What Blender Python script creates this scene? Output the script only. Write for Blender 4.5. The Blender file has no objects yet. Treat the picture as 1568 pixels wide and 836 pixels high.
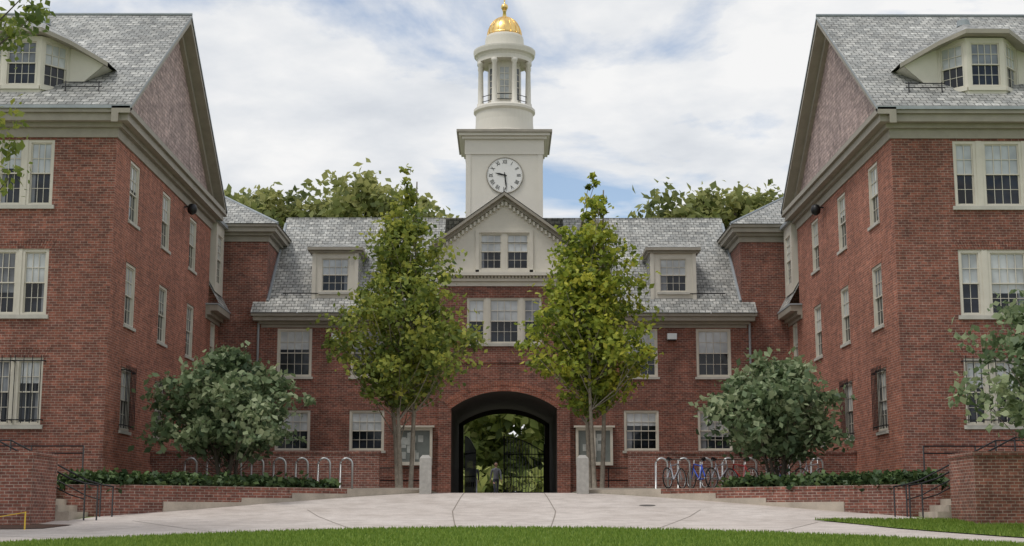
import bpy, math, random
import numpy as np
from mathutils import Vector, Matrix
random.seed(7); np.random.seed(7)
sc=bpy.context.scene
sc.view_settings.view_transform='Standard'
sc.view_settings.look='None'
sc.view_settings.exposure=0

# ------------------------------------------------------------------ materials
def newmat(name):
    m=bpy.data.materials.new(name); m.use_nodes=True
    nt=m.node_tree; b=nt.nodes['Principled BSDF']
    return m,nt,b
def N(nt,t,**k):
    n=nt.nodes.new(t)
    for a,v in k.items(): setattr(n,a,v)
    return n
def math_(nt,op,a,b=None):
    n=N(nt,'ShaderNodeMath',operation=op)
    for i,v in enumerate((a,b)):
        if v is None: continue
        if isinstance(v,(int,float)): n.inputs[i].default_value=v
        else: nt.links.new(v,n.inputs[i])
    return n.outputs[0]
def mixc(nt,mode,f,a,b):
    n=N(nt,'ShaderNodeMix',data_type='RGBA',blend_type=mode)
    for s,v in ((0,f),(6,a),(7,b)):
        if isinstance(v,(int,float)): n.inputs[s].default_value=v
        elif isinstance(v,tuple): n.inputs[s].default_value=(*v[:3],1)
        else: nt.links.new(v,n.inputs[s])
    return n.outputs[2]
def wallvec(nt,vscale=1.0):
    g=N(nt,'ShaderNodeNewGeometry')
    p=N(nt,'ShaderNodeSeparateXYZ'); nt.links.new(g.outputs['Position'],p.inputs[0])
    n=N(nt,'ShaderNodeSeparateXYZ'); nt.links.new(g.outputs['True Normal'],n.inputs[0])
    ax=math_(nt,'ABSOLUTE',n.outputs[0]); ay=math_(nt,'ABSOLUTE',n.outputs[1]); az=math_(nt,'ABSOLUTE',n.outputs[2])
    m=math_(nt,'GREATER_THAN',ax,ay)
    im=math_(nt,'SUBTRACT',1.0,m)
    u=math_(nt,'ADD',math_(nt,'MULTIPLY',p.outputs[0],im),math_(nt,'MULTIPLY',p.outputs[1],m))
    h=math_(nt,'GREATER_THAN',az,0.95); ih=math_(nt,'SUBTRACT',1.0,h)
    v=math_(nt,'ADD',math_(nt,'MULTIPLY',math_(nt,'MULTIPLY',p.outputs[2],vscale),ih),math_(nt,'MULTIPLY',p.outputs[1],h))
    c=N(nt,'ShaderNodeCombineXYZ'); nt.links.new(u,c.inputs[0]); nt.links.new(v,c.inputs[1])
    return c.outputs[0],g.outputs['Position']
def noise(nt,vec,scale,detail=4,rough=.6):
    n=N(nt,'ShaderNodeTexNoise'); n.inputs['Scale'].default_value=scale
    n.inputs['Detail'].default_value=detail; n.inputs['Roughness'].default_value=rough
    if vec is not None: nt.links.new(vec,n.inputs['Vector'])
    return n.outputs['Fac']
def ramp(nt,f,stops):
    r=N(nt,'ShaderNodeValToRGB'); nt.links.new(f,r.inputs[0])
    e=r.color_ramp.elements
    while len(e)<len(stops): e.new(.5)
    for el,(p,c) in zip(e,stops):
        el.position=p; el.color=(*c,1) if len(c)==3 else c
    return r.outputs[0]
def bump(nt,b,h,strength=.3,dist=.02):
    bn=N(nt,'ShaderNodeBump'); bn.inputs['Strength'].default_value=strength; bn.inputs['Distance'].default_value=dist
    nt.links.new(h,bn.inputs['Height']); nt.links.new(bn.outputs[0],b.inputs['Normal'])
def tiled(name,c1,c2,mort,bw,rh,ms,vscale=1,offs=.5,rough=.85,var=.35,bumps=.3,fine=.22,patch=None):
    m,nt,b=newmat(name)
    vec,pos=wallvec(nt,vscale)
    br=N(nt,'ShaderNodeTexBrick'); nt.links.new(vec,br.inputs['Vector'])
    br.inputs['Scale'].default_value=1; br.inputs['Brick Width'].default_value=bw
    br.inputs['Row Height'].default_value=rh; br.inputs['Mortar Size'].default_value=ms
    br.inputs['Mortar Smooth'].default_value=.2; br.offset=offs
    br.inputs['Color1'].default_value=(*c1,1); br.inputs['Color2'].default_value=(*c2,1); br.inputs['Mortar'].default_value=(*mort,1)
    n1=noise(nt,pos,.35,5); n2=noise(nt,pos,9,3); n4=noise(nt,pos,2.2,5,.7)
    v1=ramp(nt,n1,[(.25,(1-var,)*3),(.75,(1+var,)*3)])
    v2=ramp(nt,n2,[(.3,(1-fine,)*3),(.7,(1+fine,)*3)])
    v4=ramp(nt,n4,[(.3,(1-fine*.8,)*3),(.7,(1+fine*.8,)*3)])
    c=mixc(nt,'MULTIPLY',1.0,br.outputs['Color'],v1); c=mixc(nt,'MULTIPLY',1.0,c,v2); c=mixc(nt,'MULTIPLY',1.0,c,v4)
    mp=N(nt,'ShaderNodeMapping'); mp.inputs['Scale'].default_value=(1.2,1.2,.12); nt.links.new(pos,mp.inputs[0])
    n3=noise(nt,mp.outputs[0],1.6,4); v3=ramp(nt,n3,[(.3,(.84,.83,.82)),(.7,(1.1,1.1,1.1))])
    c=mixc(nt,'MULTIPLY',1.0,c,v3)
    mp2=N(nt,'ShaderNodeMapping'); mp2.inputs['Scale'].default_value=(.5,.5,7); nt.links.new(pos,mp2.inputs[0])
    n5=noise(nt,mp2.outputs[0],1.5,3); c=mixc(nt,'MULTIPLY',1.0,c,ramp(nt,n5,[(.35,(.85,.85,.85)),(.65,(1.12,1.12,1.12))]))
    nt.links.new(c,b.inputs['Base Color']); b.inputs['Roughness'].default_value=rough
    b.inputs['Specular IOR Level'].default_value=.3
    bump(nt,b,br.outputs['Fac'],bumps,.01)
    return m
M={}
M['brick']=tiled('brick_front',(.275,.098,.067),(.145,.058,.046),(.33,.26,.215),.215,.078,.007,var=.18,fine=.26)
M['brick_side_lit']=tiled('brick_side_lit',(.40,.138,.086),(.24,.082,.058),(.40,.30,.24),.215,.078,.007,var=.18,fine=.24)  # brighter, more orange brick: side walls' stronger light painted into the base colour
M['brick_wall']=tiled('brick_garden',(.30,.115,.082),(.17,.07,.056),(.38,.31,.26),.215,.078,.008,var=.3,fine=.28)
M['slate']=tiled('slate_roof',(.47,.465,.435),(.27,.275,.265),(.09,.09,.085),.26,.19,.014,vscale=1.35,var=.2,rough=.65,bumps=.7,fine=.3)
M['slate_pink']=tiled('gable_shingle',(.53,.40,.365),(.35,.265,.25),(.17,.13,.12),.2,.14,.009,vscale=1,var=.2,rough=.7,fine=.32)
def plain(name,col,rough=.6,var=.1,scale=2.5,metal=0,spec=.4,fine=30):
    m,nt,b=newmat(name)
    g=N(nt,'ShaderNodeNewGeometry')
    n=noise(nt,g.outputs['Position'],scale,5); n2=noise(nt,g.outputs['Position'],fine,2)
    f=math_(nt,'ADD',math_(nt,'MULTIPLY',n,.75),math_(nt,'MULTIPLY',n2,.25))
    c=ramp(nt,f,[(.3,tuple(max(0,x*(1-var)) for x in col)),(.7,tuple(x*(1+var) for x in col))])
    nt.links.new(c,b.inputs['Base Color']); b.inputs['Roughness'].default_value=rough
    b.inputs['Metallic'].default_value=metal; b.inputs['Specular IOR Level'].default_value=spec
    bump(nt,b,n2,.1,.01)
    return m
M['trim']=plain('taupe_trim',(.33,.30,.25),.6,.14)
M['cream']=plain('cream_paint',(.64,.60,.52),.5,.08,1.2)
M['tower']=plain('tower_paint',(.69,.65,.575),.5,.06,1.0)
M['frame']=plain('window_paint',(.62,.58,.50),.45,.08)
M['sill']=plain('stone_sill',(.50,.48,.43),.8,.15)
M['lead']=plain('lead_flashing',(.32,.35,.37),.5,.15)
M['concrete']=plain('concrete_footing',(.46,.40,.33),.9,.28,1.5)
M['granite']=plain('granite',(.40,.38,.35),.8,.2,8,fine=60)
M['black']=plain('black_iron',(.012,.012,.014),.45,.2)
M['drain']=plain('drain_grate',(.12,.11,.10),.7,.2)
M['steel']=plain('galvanised_steel',(.52,.52,.52),.35,.1,metal=.6)
M['gold']=plain('gold_leaf',(.88,.62,.24),.32,.12,3,metal=1)
M['bark']=plain('tree_bark',(.27,.235,.19),.9,.35,7)
M['bark_dark']=plain('dark_bark',(.11,.09,.07),.9,.35,7)
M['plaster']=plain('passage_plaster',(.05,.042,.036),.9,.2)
M['clock']=plain('clock_dial',(.78,.77,.74),.4,.03)
M['paper']=plain('notice_paper',(.40,.42,.40),.4,.35,3)
M['felt']=plain('notice_felt',(.17,.19,.18),.6,.2)
M['mulch']=plain('bark_mulch',(.09,.05,.035),1,.5,14)
M['soil']=plain('terrace_paving',(.28,.25,.21),.95,.2,3)
M['yellow']=plain('yellow_plastic',(.75,.5,.05),.5,.1)
M['rubber']=plain('rubber',(.02,.02,.02),.8,.1)
M['blue']=plain('blue_paint',(.04,.10,.55),.35,.1)
M['silverp']=plain('silver_paint',(.6,.62,.68),.3,.1,metal=.2)
M['redp']=plain('dark_red_paint',(.3,.03,.03),.35,.1)
M['skin']=plain('skin',(.38,.22,.16),.6,.05)
M['hair']=plain('hair',(.03,.02,.015),.7,.2)
M['cloth']=plain('dark_cloth',(.035,.04,.06),.9,.2)
M['cloth2']=plain('grey_cloth',(.16,.17,.20),.9,.2)
def glass(name,col,vary,spec):
    m,nt,b=newmat(name)
    g=N(nt,'ShaderNodeNewGeometry')
    n=noise(nt,g.outputs['Position'],1.3,2)
    c=ramp(nt,n,[(.35,tuple(x*(1-vary) for x in col)),(.65,tuple(x*(1+vary) for x in col))])
    nt.links.new(c,b.inputs['Base Color']); b.inputs['Roughness'].default_value=.06
    b.inputs['Specular IOR Level'].default_value=spec
    n2=noise(nt,g.outputs['Position'],2.2,1); bump(nt,b,n2,.12,.03)
    return m
M['glass']=glass('window_glass',(.014,.017,.024),.7,.4)
M['blind']=glass('blind_behind_glass',(.46,.48,.49),.22,.6)
M['curtain']=glass('curtain_behind_glass',(.17,.18,.20),.4,.6)

def pathmat():
    m,nt,b=newmat('exposed_aggregate_paving')
    g=N(nt,'ShaderNodeNewGeometry'); P=g.outputs['Position']
    n1=noise(nt,P,.35,6); n2=noise(nt,P,25,3); n3=noise(nt,P,2,5)
    c=ramp(nt,n1,[(.3,(.52,.455,.41)),(.7,(.64,.575,.53))])
    c=mixc(nt,'MULTIPLY',1.0,c,ramp(nt,n2,[(.3,(.85,)*3),(.7,(1.12,)*3)]))
    c=mixc(nt,'MULTIPLY',1.0,c,ramp(nt,n3,[(.35,(.86,.85,.84)),(.6,(1.05,)*3)]))
    nt.links.new(c,b.inputs['Base Color']); b.inputs['Roughness'].default_value=.9
    bump(nt,b,n2,.3,.01); return m
M['path']=pathmat()
def grassmat():
    m,nt,b=newmat('grass')
    g=N(nt,'ShaderNodeNewGeometry'); P=g.outputs['Position']
    n1=noise(nt,P,.5,5); n2=noise(nt,P,18,4,.8)
    c=ramp(nt,n1,[(.3,(.12,.20,.03)),(.7,(.20,.28,.05))])
    c=mixc(nt,'MULTIPLY',1.0,c,ramp(nt,n2,[(.3,(.6,)*3),(.7,(1.4,)*3)]))
    nt.links.new(c,b.inputs['Base Color']); b.inputs['Roughness'].default_value=.95
    bump(nt,b,n2,.8,.03); return m
M['grass']=grassmat()
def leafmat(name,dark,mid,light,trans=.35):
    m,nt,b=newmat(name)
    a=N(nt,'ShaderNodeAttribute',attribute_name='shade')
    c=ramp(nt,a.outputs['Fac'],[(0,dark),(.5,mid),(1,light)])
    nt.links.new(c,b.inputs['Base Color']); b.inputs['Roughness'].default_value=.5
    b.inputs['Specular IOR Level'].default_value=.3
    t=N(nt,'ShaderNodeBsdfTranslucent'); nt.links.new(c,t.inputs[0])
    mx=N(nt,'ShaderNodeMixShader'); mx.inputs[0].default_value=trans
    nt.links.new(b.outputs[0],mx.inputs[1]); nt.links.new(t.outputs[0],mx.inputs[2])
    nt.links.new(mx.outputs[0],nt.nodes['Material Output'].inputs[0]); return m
M['leaf_y']=leafmat('leaf_yellow_green',(.12,.17,.035),(.34,.41,.06),(.60,.58,.09),.45)
M['leaf_m']=leafmat('leaf_mid_green',(.11,.16,.045),(.28,.34,.075),(.52,.52,.11),.45)
M['leaf_d']=leafmat('leaf_viburnum',(.07,.11,.055),(.18,.245,.12),(.38,.43,.25),.33)
M['leaf_b']=leafmat('leaf_background',(.12,.15,.05),(.26,.29,.10),(.48,.47,.18),.42)
M['leaf_u']=leafmat('leaf_understorey',(.10,.14,.04),(.27,.33,.09),(.55,.58,.2),.42)
M['ivy']=leafmat('ivy_leaf',(.02,.045,.015),(.055,.095,.035),(.12,.18,.06),.2)
M['blade']=leafmat('grass_blade',(.10,.18,.025),(.20,.30,.045),(.32,.40,.08),.3)

# ------------------------------------------------------------------ builder
class Frame:
    def __init__(s,O,U,Nn,V=(0,0,1)):
        s.O=Vector(O); s.U=Vector(U).normalized(); s.V=Vector(V); s.N=Vector(Nn).normalized()
    def pt(s,u,v,n=0): return tuple(s.O+s.U*u+s.V*v+s.N*n)
W=Frame((0,0,0),(1,0,0),(0,1,0))   # u=x, v=z, n=y
class Obj:
    def __init__(s,name,loc=(0,0,0)):
        s.name=name; s.root=bpy.data.objects.new(name,None); s.root.location=loc
        s.root.empty_display_size=.5
        sc.collection.objects.link(s.root); s.parts={}
    def part(s,name,mat,smooth=False):
        k=(name,mat)
        if k not in s.parts: s.parts[k]=[[],[],smooth]
        return s.parts[k]
    def face(s,name,mat,pts):
        p=s.part(name,mat); i=len(p[0]); p[0].extend([tuple(q) for q in pts]); p[1].append(tuple(range(i,i+len(pts))))
    def box(s,name,mat,F,u0,u1,v0,v1,n0,n1):
        p=s.part(name,mat); i=len(p[0])
        for n in (n0,n1):
            for (u,v) in ((u0,v0),(u1,v0),(u1,v1),(u0,v1)): p[0].append(F.pt(u,v,n))
        for f in ((0,1,2,3),(7,6,5,4),(0,4,5,1),(1,5,6,2),(2,6,7,3),(3,7,4,0)): p[1].append(tuple(i+a for a in f))
    def tube(s,name,mat,pts,r,n=6,closed=False,smooth=True):
        p=s.part(name,mat,smooth); pts=[Vector(q) for q in pts]; k=len(pts)
        rs=r if isinstance(r,(list,tuple)) else [r]*k
        base=len(p[0])
        for j,q in enumerate(pts):
            if closed: d=pts[(j+1)%k]-pts[j-1]
            else: d=pts[min(j+1,k-1)]-pts[max(j-1,0)]
            if d.length<1e-6: d=Vector((0,0,1))
            d.normalize(); a=Vector((0,0,1)) if abs(d.z)<.9 else Vector((1,0,0))
            x=d.cross(a).normalized(); y=d.cross(x)
            for t in range(n):
                an=2*math.pi*t/n; p[0].append(tuple(q+(x*math.cos(an)+y*math.sin(an))*rs[j]))
        for j in range(k if closed else k-1):
            j2=(j+1)%k
            for t in range(n):
                t2=(t+1)%n; p[1].append((base+j*n+t,base+j*n+t2,base+j2*n+t2,base+j2*n+t))
        if not closed:
            p[1].append(tuple(base+t for t in range(n))); p[1].append(tuple(base+(k-1)*n+t for t in range(n)))
    def lathe(s,name,mat,c,prof,n=32,smooth=False):
        p=s.part(name,mat,smooth); base=len(p[0])
        for (r,z) in prof:
            for t in range(n):
                a=2*math.pi*(t+.5)/n; p[0].append((c[0]+r*math.cos(a),c[1]+r*math.sin(a),z))
        for j in range(len(prof)-1):
            for t in range(n):
                t2=(t+1)%n; p[1].append((base+j*n+t,base+j*n+t2,base+(j+1)*n+t2,base+(j+1)*n+t))
        p[1].append(tuple(base+t for t in range(n))); p[1].append(tuple(base+(len(prof)-1)*n+t for t in range(n)))
    def adopt(s,o):
        o.parent=s.root; o.matrix_parent_inverse=Matrix.Translation(s.root.location).inverted()
    def finish(s):
        for (nm,mat),(v,f,sm) in s.parts.items():
            me=bpy.data.meshes.new(nm); me.from_pydata(v,[],f); me.materials.append(M[mat]); me.update()
            if sm: me.polygons.foreach_set('use_smooth',[True]*len(me.polygons))
            o=bpy.data.objects.new(nm,me); sc.collection.objects.link(o); s.adopt(o)
def simple(name,mat,verts,faces):
    me=bpy.data.meshes.new(name); me.from_pydata(verts,[],faces); me.materials.append(M[mat]); me.update()
    o=bpy.data.objects.new(name,me); sc.collection.objects.link(o); return o

def wall(ob,part,mat,F,u0,u1,v0,v1,holes,reveal=.14):
    us=sorted({u0,u1}|{h[0] for h in holes}|{h[1] for h in holes}); vs=sorted({v0,v1}|{h[2] for h in holes}|{h[3] for h in holes})
    us=[u for u in us if u0<=u<=u1]; vs=[v for v in vs if v0<=v<=v1]
    for a,b in zip(us,us[1:]):
        for c,d in zip(vs,vs[1:]):
            mu,mv=(a+b)/2,(c+d)/2
            if any(h[0]<mu<h[1] and h[2]<mv<h[3] for h in holes): continue
            ob.face(part,mat,[F.pt(a,c),F.pt(b,c),F.pt(b,d),F.pt(a,d)])
    for h in holes:
        a,b,c,d=h[:4]
        for (p,q) in (((a,c),(b,c)),((b,c),(b,d)),((b,d),(a,d)),((a,d),(a,c))):
            ob.face(part,mat,[F.pt(*p,0),F.pt(*q,0),F.pt(*q,-reveal),F.pt(*p,-reveal)])

def window(ob,F,u0,u1,v0,v1,cols=3,rows=2,blind=None,casing=.09,sill=True,bars=0,dep=0.0):
    """double-hung sash set in its opening; dep shifts the whole unit outward"""
    def bx(nm,mt,a,b,c,d,e,f): ob.box(nm,mt,F,a,b,c,d,e+dep,f+dep)
    c=casing
    bx('window_casing','frame',u0,u0+c,v0,v1,-.135,-.02); bx('window_casing','frame',u1-c,u1,v0,v1,-.135,-.02)
    bx('window_casing','frame',u0+c,u1-c,v1-c,v1,-.135,-.022); bx('window_casing','frame',u0+c,u1-c,v0,v0+c*.7,-.135,-.022)
    a,b,lo,hi=u0+c,u1-c,v0+c*.7,v1-c; mid=(lo+hi)/2; st=.038
    for k,(l,h,n0,n1) in enumerate(((mid-.02,hi,-.1,-.06),(lo,mid+.02,-.13,-.095))):
        bx('window_sash','frame',a,a+st,l,h,n0,n1); bx('window_sash','frame',b-st,b,l,h,n0,n1)
        bx('window_sash','frame',a+st,b-st,h-st,h,n0,n1-.002); bx('window_sash','frame',a+st,b-st,l,l+st,n0,n1-.002)
        mw=.011 if k==0 else .008
        for i in range(1,cols):
            u=a+st+(b-a-2*st)*i/cols; bx('window_muntins','frame',u-mw,u+mw,l+st,h-st,n0+.005,n1-.008)
        for i in range(1,rows):
            v=l+st+(h-l-2*st)*i/rows; bx('window_muntins','frame',a+st,b-st,v-mw,v+mw,n0+.005,n1-.010)
    if blind is None: blind=random.choice([.5,.5,.5,.5,.5,.42,.36,.5,.66,.5])
    bz=hi-(hi-lo)*blind
    mt='blind' if random.random()<.82 else 'curtain'
    low=-.098 if bz>=mid-.03 else -.126
    if blind>0: ob.face('window_blind',mt,[F.pt(a,bz,low+dep),F.pt(b,bz,low+dep),F.pt(b,hi,-.098+dep),F.pt(a,hi,-.098+dep)])
    ob.face('window_glass','glass',[F.pt(a,lo,-.1285+dep),F.pt(b,lo,-.1285+dep),F.pt(b,hi,-.1285+dep),F.pt(a,hi,-.1285+dep)])
    if random.random()<.35:
        q=random.choice([0,1]); w=(b-a)*random.uniform(.15,.3)
        x0,x1=(a,a+w) if q==0 else (b-w,b)
        ob.face('window_curtain','curtain',[F.pt(x0,lo,-.1275+dep),F.pt(x1,lo,-.1275+dep),F.pt(x1,mid,-.1275+dep),F.pt(x0,mid,-.1275+dep)])
    if sill: ob.box('window_sill','sill',F,u0-.07,u1+.07,v0-.1,v0-.002,-.12+dep,.06+dep)
    if bars:
        n=max(3,int((u1-u0)/bars))
        for i in range(n+1):
            u=u0+.02+(u1-u0-.04)*i/n; ob.box('window_grille','black',F,u-.010,u+.010,v0+.05,v1+.06,.14,.162)
        for v in (v0+.15,v1-.1): ob.box('window_grille','black',F,u0-.08,u1+.08,v-.016,v+.016,.12,.139)
        for u in (u0-.06,u1+.06):
            for v in (v0+.15,v1-.1): ob.box('window_grille','black',F,u-.02,u+.02,v-.02,v+.02,-.02,.12)

def jack_arch(ob,F,u0,u1,v1,mat='brick'):
    n=int((u1-u0+.3)/.085)
    for i in range(n):
        t=(i+.5)/n; uc=u0-.05+(u1-u0+.1)*t; lean=(t-.5)*.35
        w=.034
        p=ob.part('flat_arch_brick',mat); b=len(p[0])
        for nn in (0,.012):
            for (u,v) in ((uc-w,v1),(uc+w,v1),(uc+w+lean,v1+.3),(uc-w+lean,v1+.3)): p[0].append(F.pt(u,v,nn))
        for f in ((4,5,6,7),(0,1,5,4),(1,2,6,5),(2,3,7,6),(3,0,4,7)): p[1].append(tuple(b+a for a in f))

# ------------------------------------------------------------------ ground
K=[(-300,-1.6),(0,-1.6),(35,-.29),(37.5,-.15),(40,.0),(42,.19),(44,.40),(46,.60),(48,.76),(55,.86),(61,.95),(1500,.95)]
def zg(y): return float(np.interp(y,[k[0] for k in K],[k[1] for k in K]))
def sheet(name,mat,rows,off):
    ys=sorted({r[0] for r in rows}|{k[0] for k in K if rows[0][0]<k[0]<rows[-1][0]})
    V=[];Fc=[]
    ry=[r[0] for r in rows]
    for y in ys:
        a=float(np.interp(y,ry,[r[1] for r in rows])); b=float(np.interp(y,ry,[r[2] for r in rows]))
        V+= [(a,y,zg(y)+off),(b,y,zg(y)+off)]
    for i in range(len(ys)-1): Fc.append((2*i,2*i+1,2*i+3,2*i+2))
    return simple(name,mat,V,Fc)
sheet('ground','grass',[(-300,-900,900),(1500,-900,900)],0)
sheet('paved_path','path',[(20,-30,30),(38.3,-30,30),(38.301,-11.3,11.3),(40,-11.0,11.0),(48,-2.7,2.7),(61,-2.7,2.7),(61.01,-2.7,2.7),(74,-2.7,2.7),(120,-3,3)],.006)
V=[];Fc=[]
xs=np.linspace(-22,22,89)
for x in xs:
    ye=35-.0727*x*x
    if ye<2: ye=2
    V+=[(x,0,zg(0)+.03),(x,ye-.04,zg(ye)+.03),(x,ye,zg(ye)-.01)]
for i in range(len(xs)-1):
    for j in range(2): a=3*i+j; Fc.append((a,a+3,a+4,a+1))
simple('lawn','grass',V,Fc)
sheet('lawn','grass',[(22,19,40),(28,12.6,40),(31,10.7,40),(33.5,9.8,40),(36,9.0,40),(36.25,8.95,40),(36.26,8.95,11.7),(37.6,8.4,11.65),(38.2,8.0,11.6)],.03)
simple('mulch_bed','mulch',[(-13,34.2,zg(34.2)+.02),(-10.9,35.0,zg(35)+.02),(-10.6,36.4,zg(36.4)+.02),(-11.5,36.5,zg(36.5)+.03),(-13,36.2,zg(36.2)+.03)],[(0,1,2,3,4)])
jo=Obj('paving_joints',(0,40,0))
def joint(x0,y0,x1,y1,w=.03):
    n=14; d=Vector((x1-x0,y1-y0)); nrm=Vector((-d.y,d.x)).normalized()*w/2
    ts=sorted({i/n for i in range(n+1)}|{(k[0]-y0)/(y1-y0) for k in K if abs(y1-y0)>1e-3 and 0<(k[0]-y0)/(y1-y0)<1})
    for a,b in zip(ts,ts[1:]):
        pa=(x0+d.x*a,y0+d.y*a); pb=(x0+d.x*b,y0+d.y*b)
        jo.face('joint','joint',[(pa[0]-nrm.x,pa[1]-nrm.y,zg(pa[1])+.011),(pa[0]+nrm.x,pa[1]+nrm.y,zg(pa[1])+.011),(pb[0]+nrm.x,pb[1]+nrm.y,zg(pb[1])+.011),(pb[0]-nrm.x,pb[1]-nrm.y,zg(pb[1])+.011)])
M['joint']=plain('joint_filler',(.28,.24,.205),.95,.2)
for x0,y0,x1,y1 in ((-1.15,35.1,-1.45,41.5),(1.1,35.1,1.45,41.5),(-3.4,34.2,-5.6,42),(3.4,34.2,5.6,42),(-5.9,32.6,-9.6,38.2),(5.7,32.6,8.0,37.6),(-8.2,30.2,-13,33),(-6,42.4,6,42.6),(-1.45,41.5,-1.3,47.9),(1.45,41.5,1.3,47.9),(-9.4,38.1,9.4,38.3)):
    joint(x0,y0,x1,y1)
jo.finish()
mh=Obj('drain_cover',(4.2,43.2,zg(43.2)))
mh.face('lid','drain',[(4.2+.24*math.cos(a),43.2+.24*math.sin(a),zg(43.2+.24*math.sin(a))+.013) for a in np.linspace(0,2*math.pi,20,endpoint=False)])
mh.finish()

# ------------------------------------------------------------------ terraces, garden walls
for s in (-1,1):
    tz=lambda y: float(np.interp(y,[40,48,50,61],[.80,.84,.97,1.0]))
    rows=[(40.1,11.0),(42,9.0),(44,6.95),(46,4.9),(47.7,3.2),(48,2.85),(50,2.8),(55,2.8),(61,2.8)]
    V=[];Fc=[]
    for y,xi in rows:
        V+=[(s*xi,y,tz(y)),(s*12.04,y,tz(y))]
    for i in range(len(rows)-1): Fc.append((2*i,2*i+1,2*i+3,2*i+2))
    b=len(V)
    for y,xi in rows[5:]: V+=[(s*xi,y,tz(y)),(s*xi,y,zg(y)-.1)]
    for i in range(len(rows[5:])-1): Fc.append((b+2*i,b+2*i+1,b+2*i+3,b+2*i+2))
    simple('terrace','soil',V,Fc)
    t=Obj('entrance_steps',(s*12,39,0))
    for i in range(7):
        xa=11.25+.3*i
        t.box('step_%d'%(i+1),'concrete',W,*sorted((s*xa,s*34)),zg(39)-.3 if i==0 else .17*i-.04, .17*(i+1)-.04,38.22,40.0)
    t.box('forecourt','soil',W,*sorted((s*13.4,s*34)),-.5,1.14,40.02,43.99)
    t.finish()
    p=Obj('brick_wall',(s*11.6,37,0))
    p.box('wall','brick_wall',W,*sorted((s*11.6,s*34)),-.7,1.5,36.2,38.2)
    p.box('coping','brick_wall',W,*sorted((s*11.57,s*34)),1.502,1.60,36.17,38.23)
    p.finish()
    p=Obj('planter_wall',(s*7,44,0))
    A=Vector((s*11.0,40,0)); Bv=Vector((s*2.75,48,0)); U=(Bv-A).normalized(); L=(Bv-A).length
    Nn=Vector((-U.y,U.x,0)); 
    if Nn.y>0: Nn=-Nn
    F=Frame(A,U,Nn)
    brick_end=L-3.0
    p.box('wall','brick_wall',F,0,brick_end,-.3,.78,-.3,0)
    p.box('rowlock_coping','brick_wall',F,-.02,brick_end,.782,.87,-.32,.02)
    p.box('curb','concrete',F,brick_end+.01,L,.2,.86,-.28,.01)
    for (a,b_,top) in ((2.0,4.6,.42),(4.6,6.4,.55),(6.4,brick_end,.70)):
        p.box('stepped_footing','concrete',F,a,b_,-.3,top,-.05,.035)
    F2=Frame((s*11.0,40.0,0),(s,0,0),(0,-1,0))
    p.box('return_wall','brick_wall',F2,.02,.9,-.3,.78,-.3,0.0)
    p.box('return_coping','brick_wall',F2,.02,.9,.782,.868,-.32,.02)
    p.finish()
    p=Obj('brick_wall',(s*8,50,1))
    p.box('wall','brick_wall',W,*sorted((s*4.25,s*12.03)),.5,2.12,50,50.35)
    p.box('coping','brick_wall',W,*sorted((s*4.22,s*12.03)),2.122,2.22,49.97,50.38)
    p.finish()
    p=Obj('granite_bollard',(s*2.54,47.6,.8))
    p.box('shaft','granite',W,s*2.54-.19,s*2.54+.19,.5,1.86,47.4,47.78)
    pp=p.part('cap','granite'); b=len(pp[0])
    for (x,y,z) in ((-.19,47.4,1.862),(.19,47.4,1.862),(.19,47.78,1.862),(-.19,47.78,1.862),(-.1,47.49,1.97),(.1,47.49,1.97),(.1,47.69,1.97),(-.1,47.69,1.97)): pp[0].append((s*2.54+x,y,z))
    for f in ((0,1,5,4),(1,2,6,5),(2,3,7,6),(3,0,4,7),(4,5,6,7)): pp[1].append(tuple(b+a for a in f))
    p.finish()
    r=Obj('iron_handrail',(s*11.4,39,.5))
    for y in (38.35,39.85):
        r.tube('rail','black',[(s*10.55,y,.80),(s*10.9,y,.86),(s*11.3,y,.98),(s*13.4,y,2.05),(s*16,y,2.05)],.025)
        r.tube('lower_rail','black',[(s*10.9,y,.45),(s*11.3,y,.57),(s*13.4,y,1.65)],.018)
        for x,z0,z1 in ((10.57,-.1,.80),(10.9,-.1,.86),(12.3,.5,1.5),(13.4,1.0,2.05),(15,1.1,2.05)):
            r.tube('post','black',[(s*x,y,z0),(s*x,y,z1)],.022)
    r.finish()
    r=Obj('iron_railing',(s*12.6,41,1.6))
    for z in (1.95,1.75): r.tube('rail','black',[(s*11.75,41.0,z),(s*20,41.0,z)],.022)
    for x in (11.75,13.2,14.8,16.5): r.tube('post','black',[(s*x,41,1.0 if x>13 else .7),(s*x,41,1.95)],.022)
    r.finish()
    r=Obj('iron_railing',(s*3.6,52,1.5))
    for z in (1.3,1.75): r.tube('rail','black',[(s*2.95,53.5,z),(s*5.5,53.5,z)],.022)
    for x in np.arange(2.95,5.6,.85): r.tube('post','black',[(s*x,53.5,.9),(s*x,53.5,1.75)],.022)
    r.finish()
    r=Obj('bike_rack',(s*7.8,48.8,.9))
    for k in range(8):
        x=s*(5.25+.74*k); y=48.9
        pts=[(x-.2,y,.8),(x-.2,y,1.72)]+[(x+.2*math.cos(a),y,1.72+.2*math.sin(a)) for a in np.linspace(math.pi,0,9)]+[(x+.2,y,.8)]
        r.tube('hoop','steel',pts,.036,8)
    r.finish()

c=Obj('caution_rope_stake',(-11.2,34.6,-.2))
c.tube('stake','yellow',[(-11.2,34.6,-.35),(-11.2,34.6,.12)],.018)
c.tube('rope','yellow',[(-11.2,34.6,.1),(-11.8,34.6,.0),(-12.6,34.6,-.03),(-14,34.6,.05)],.012)
c.finish()

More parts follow.
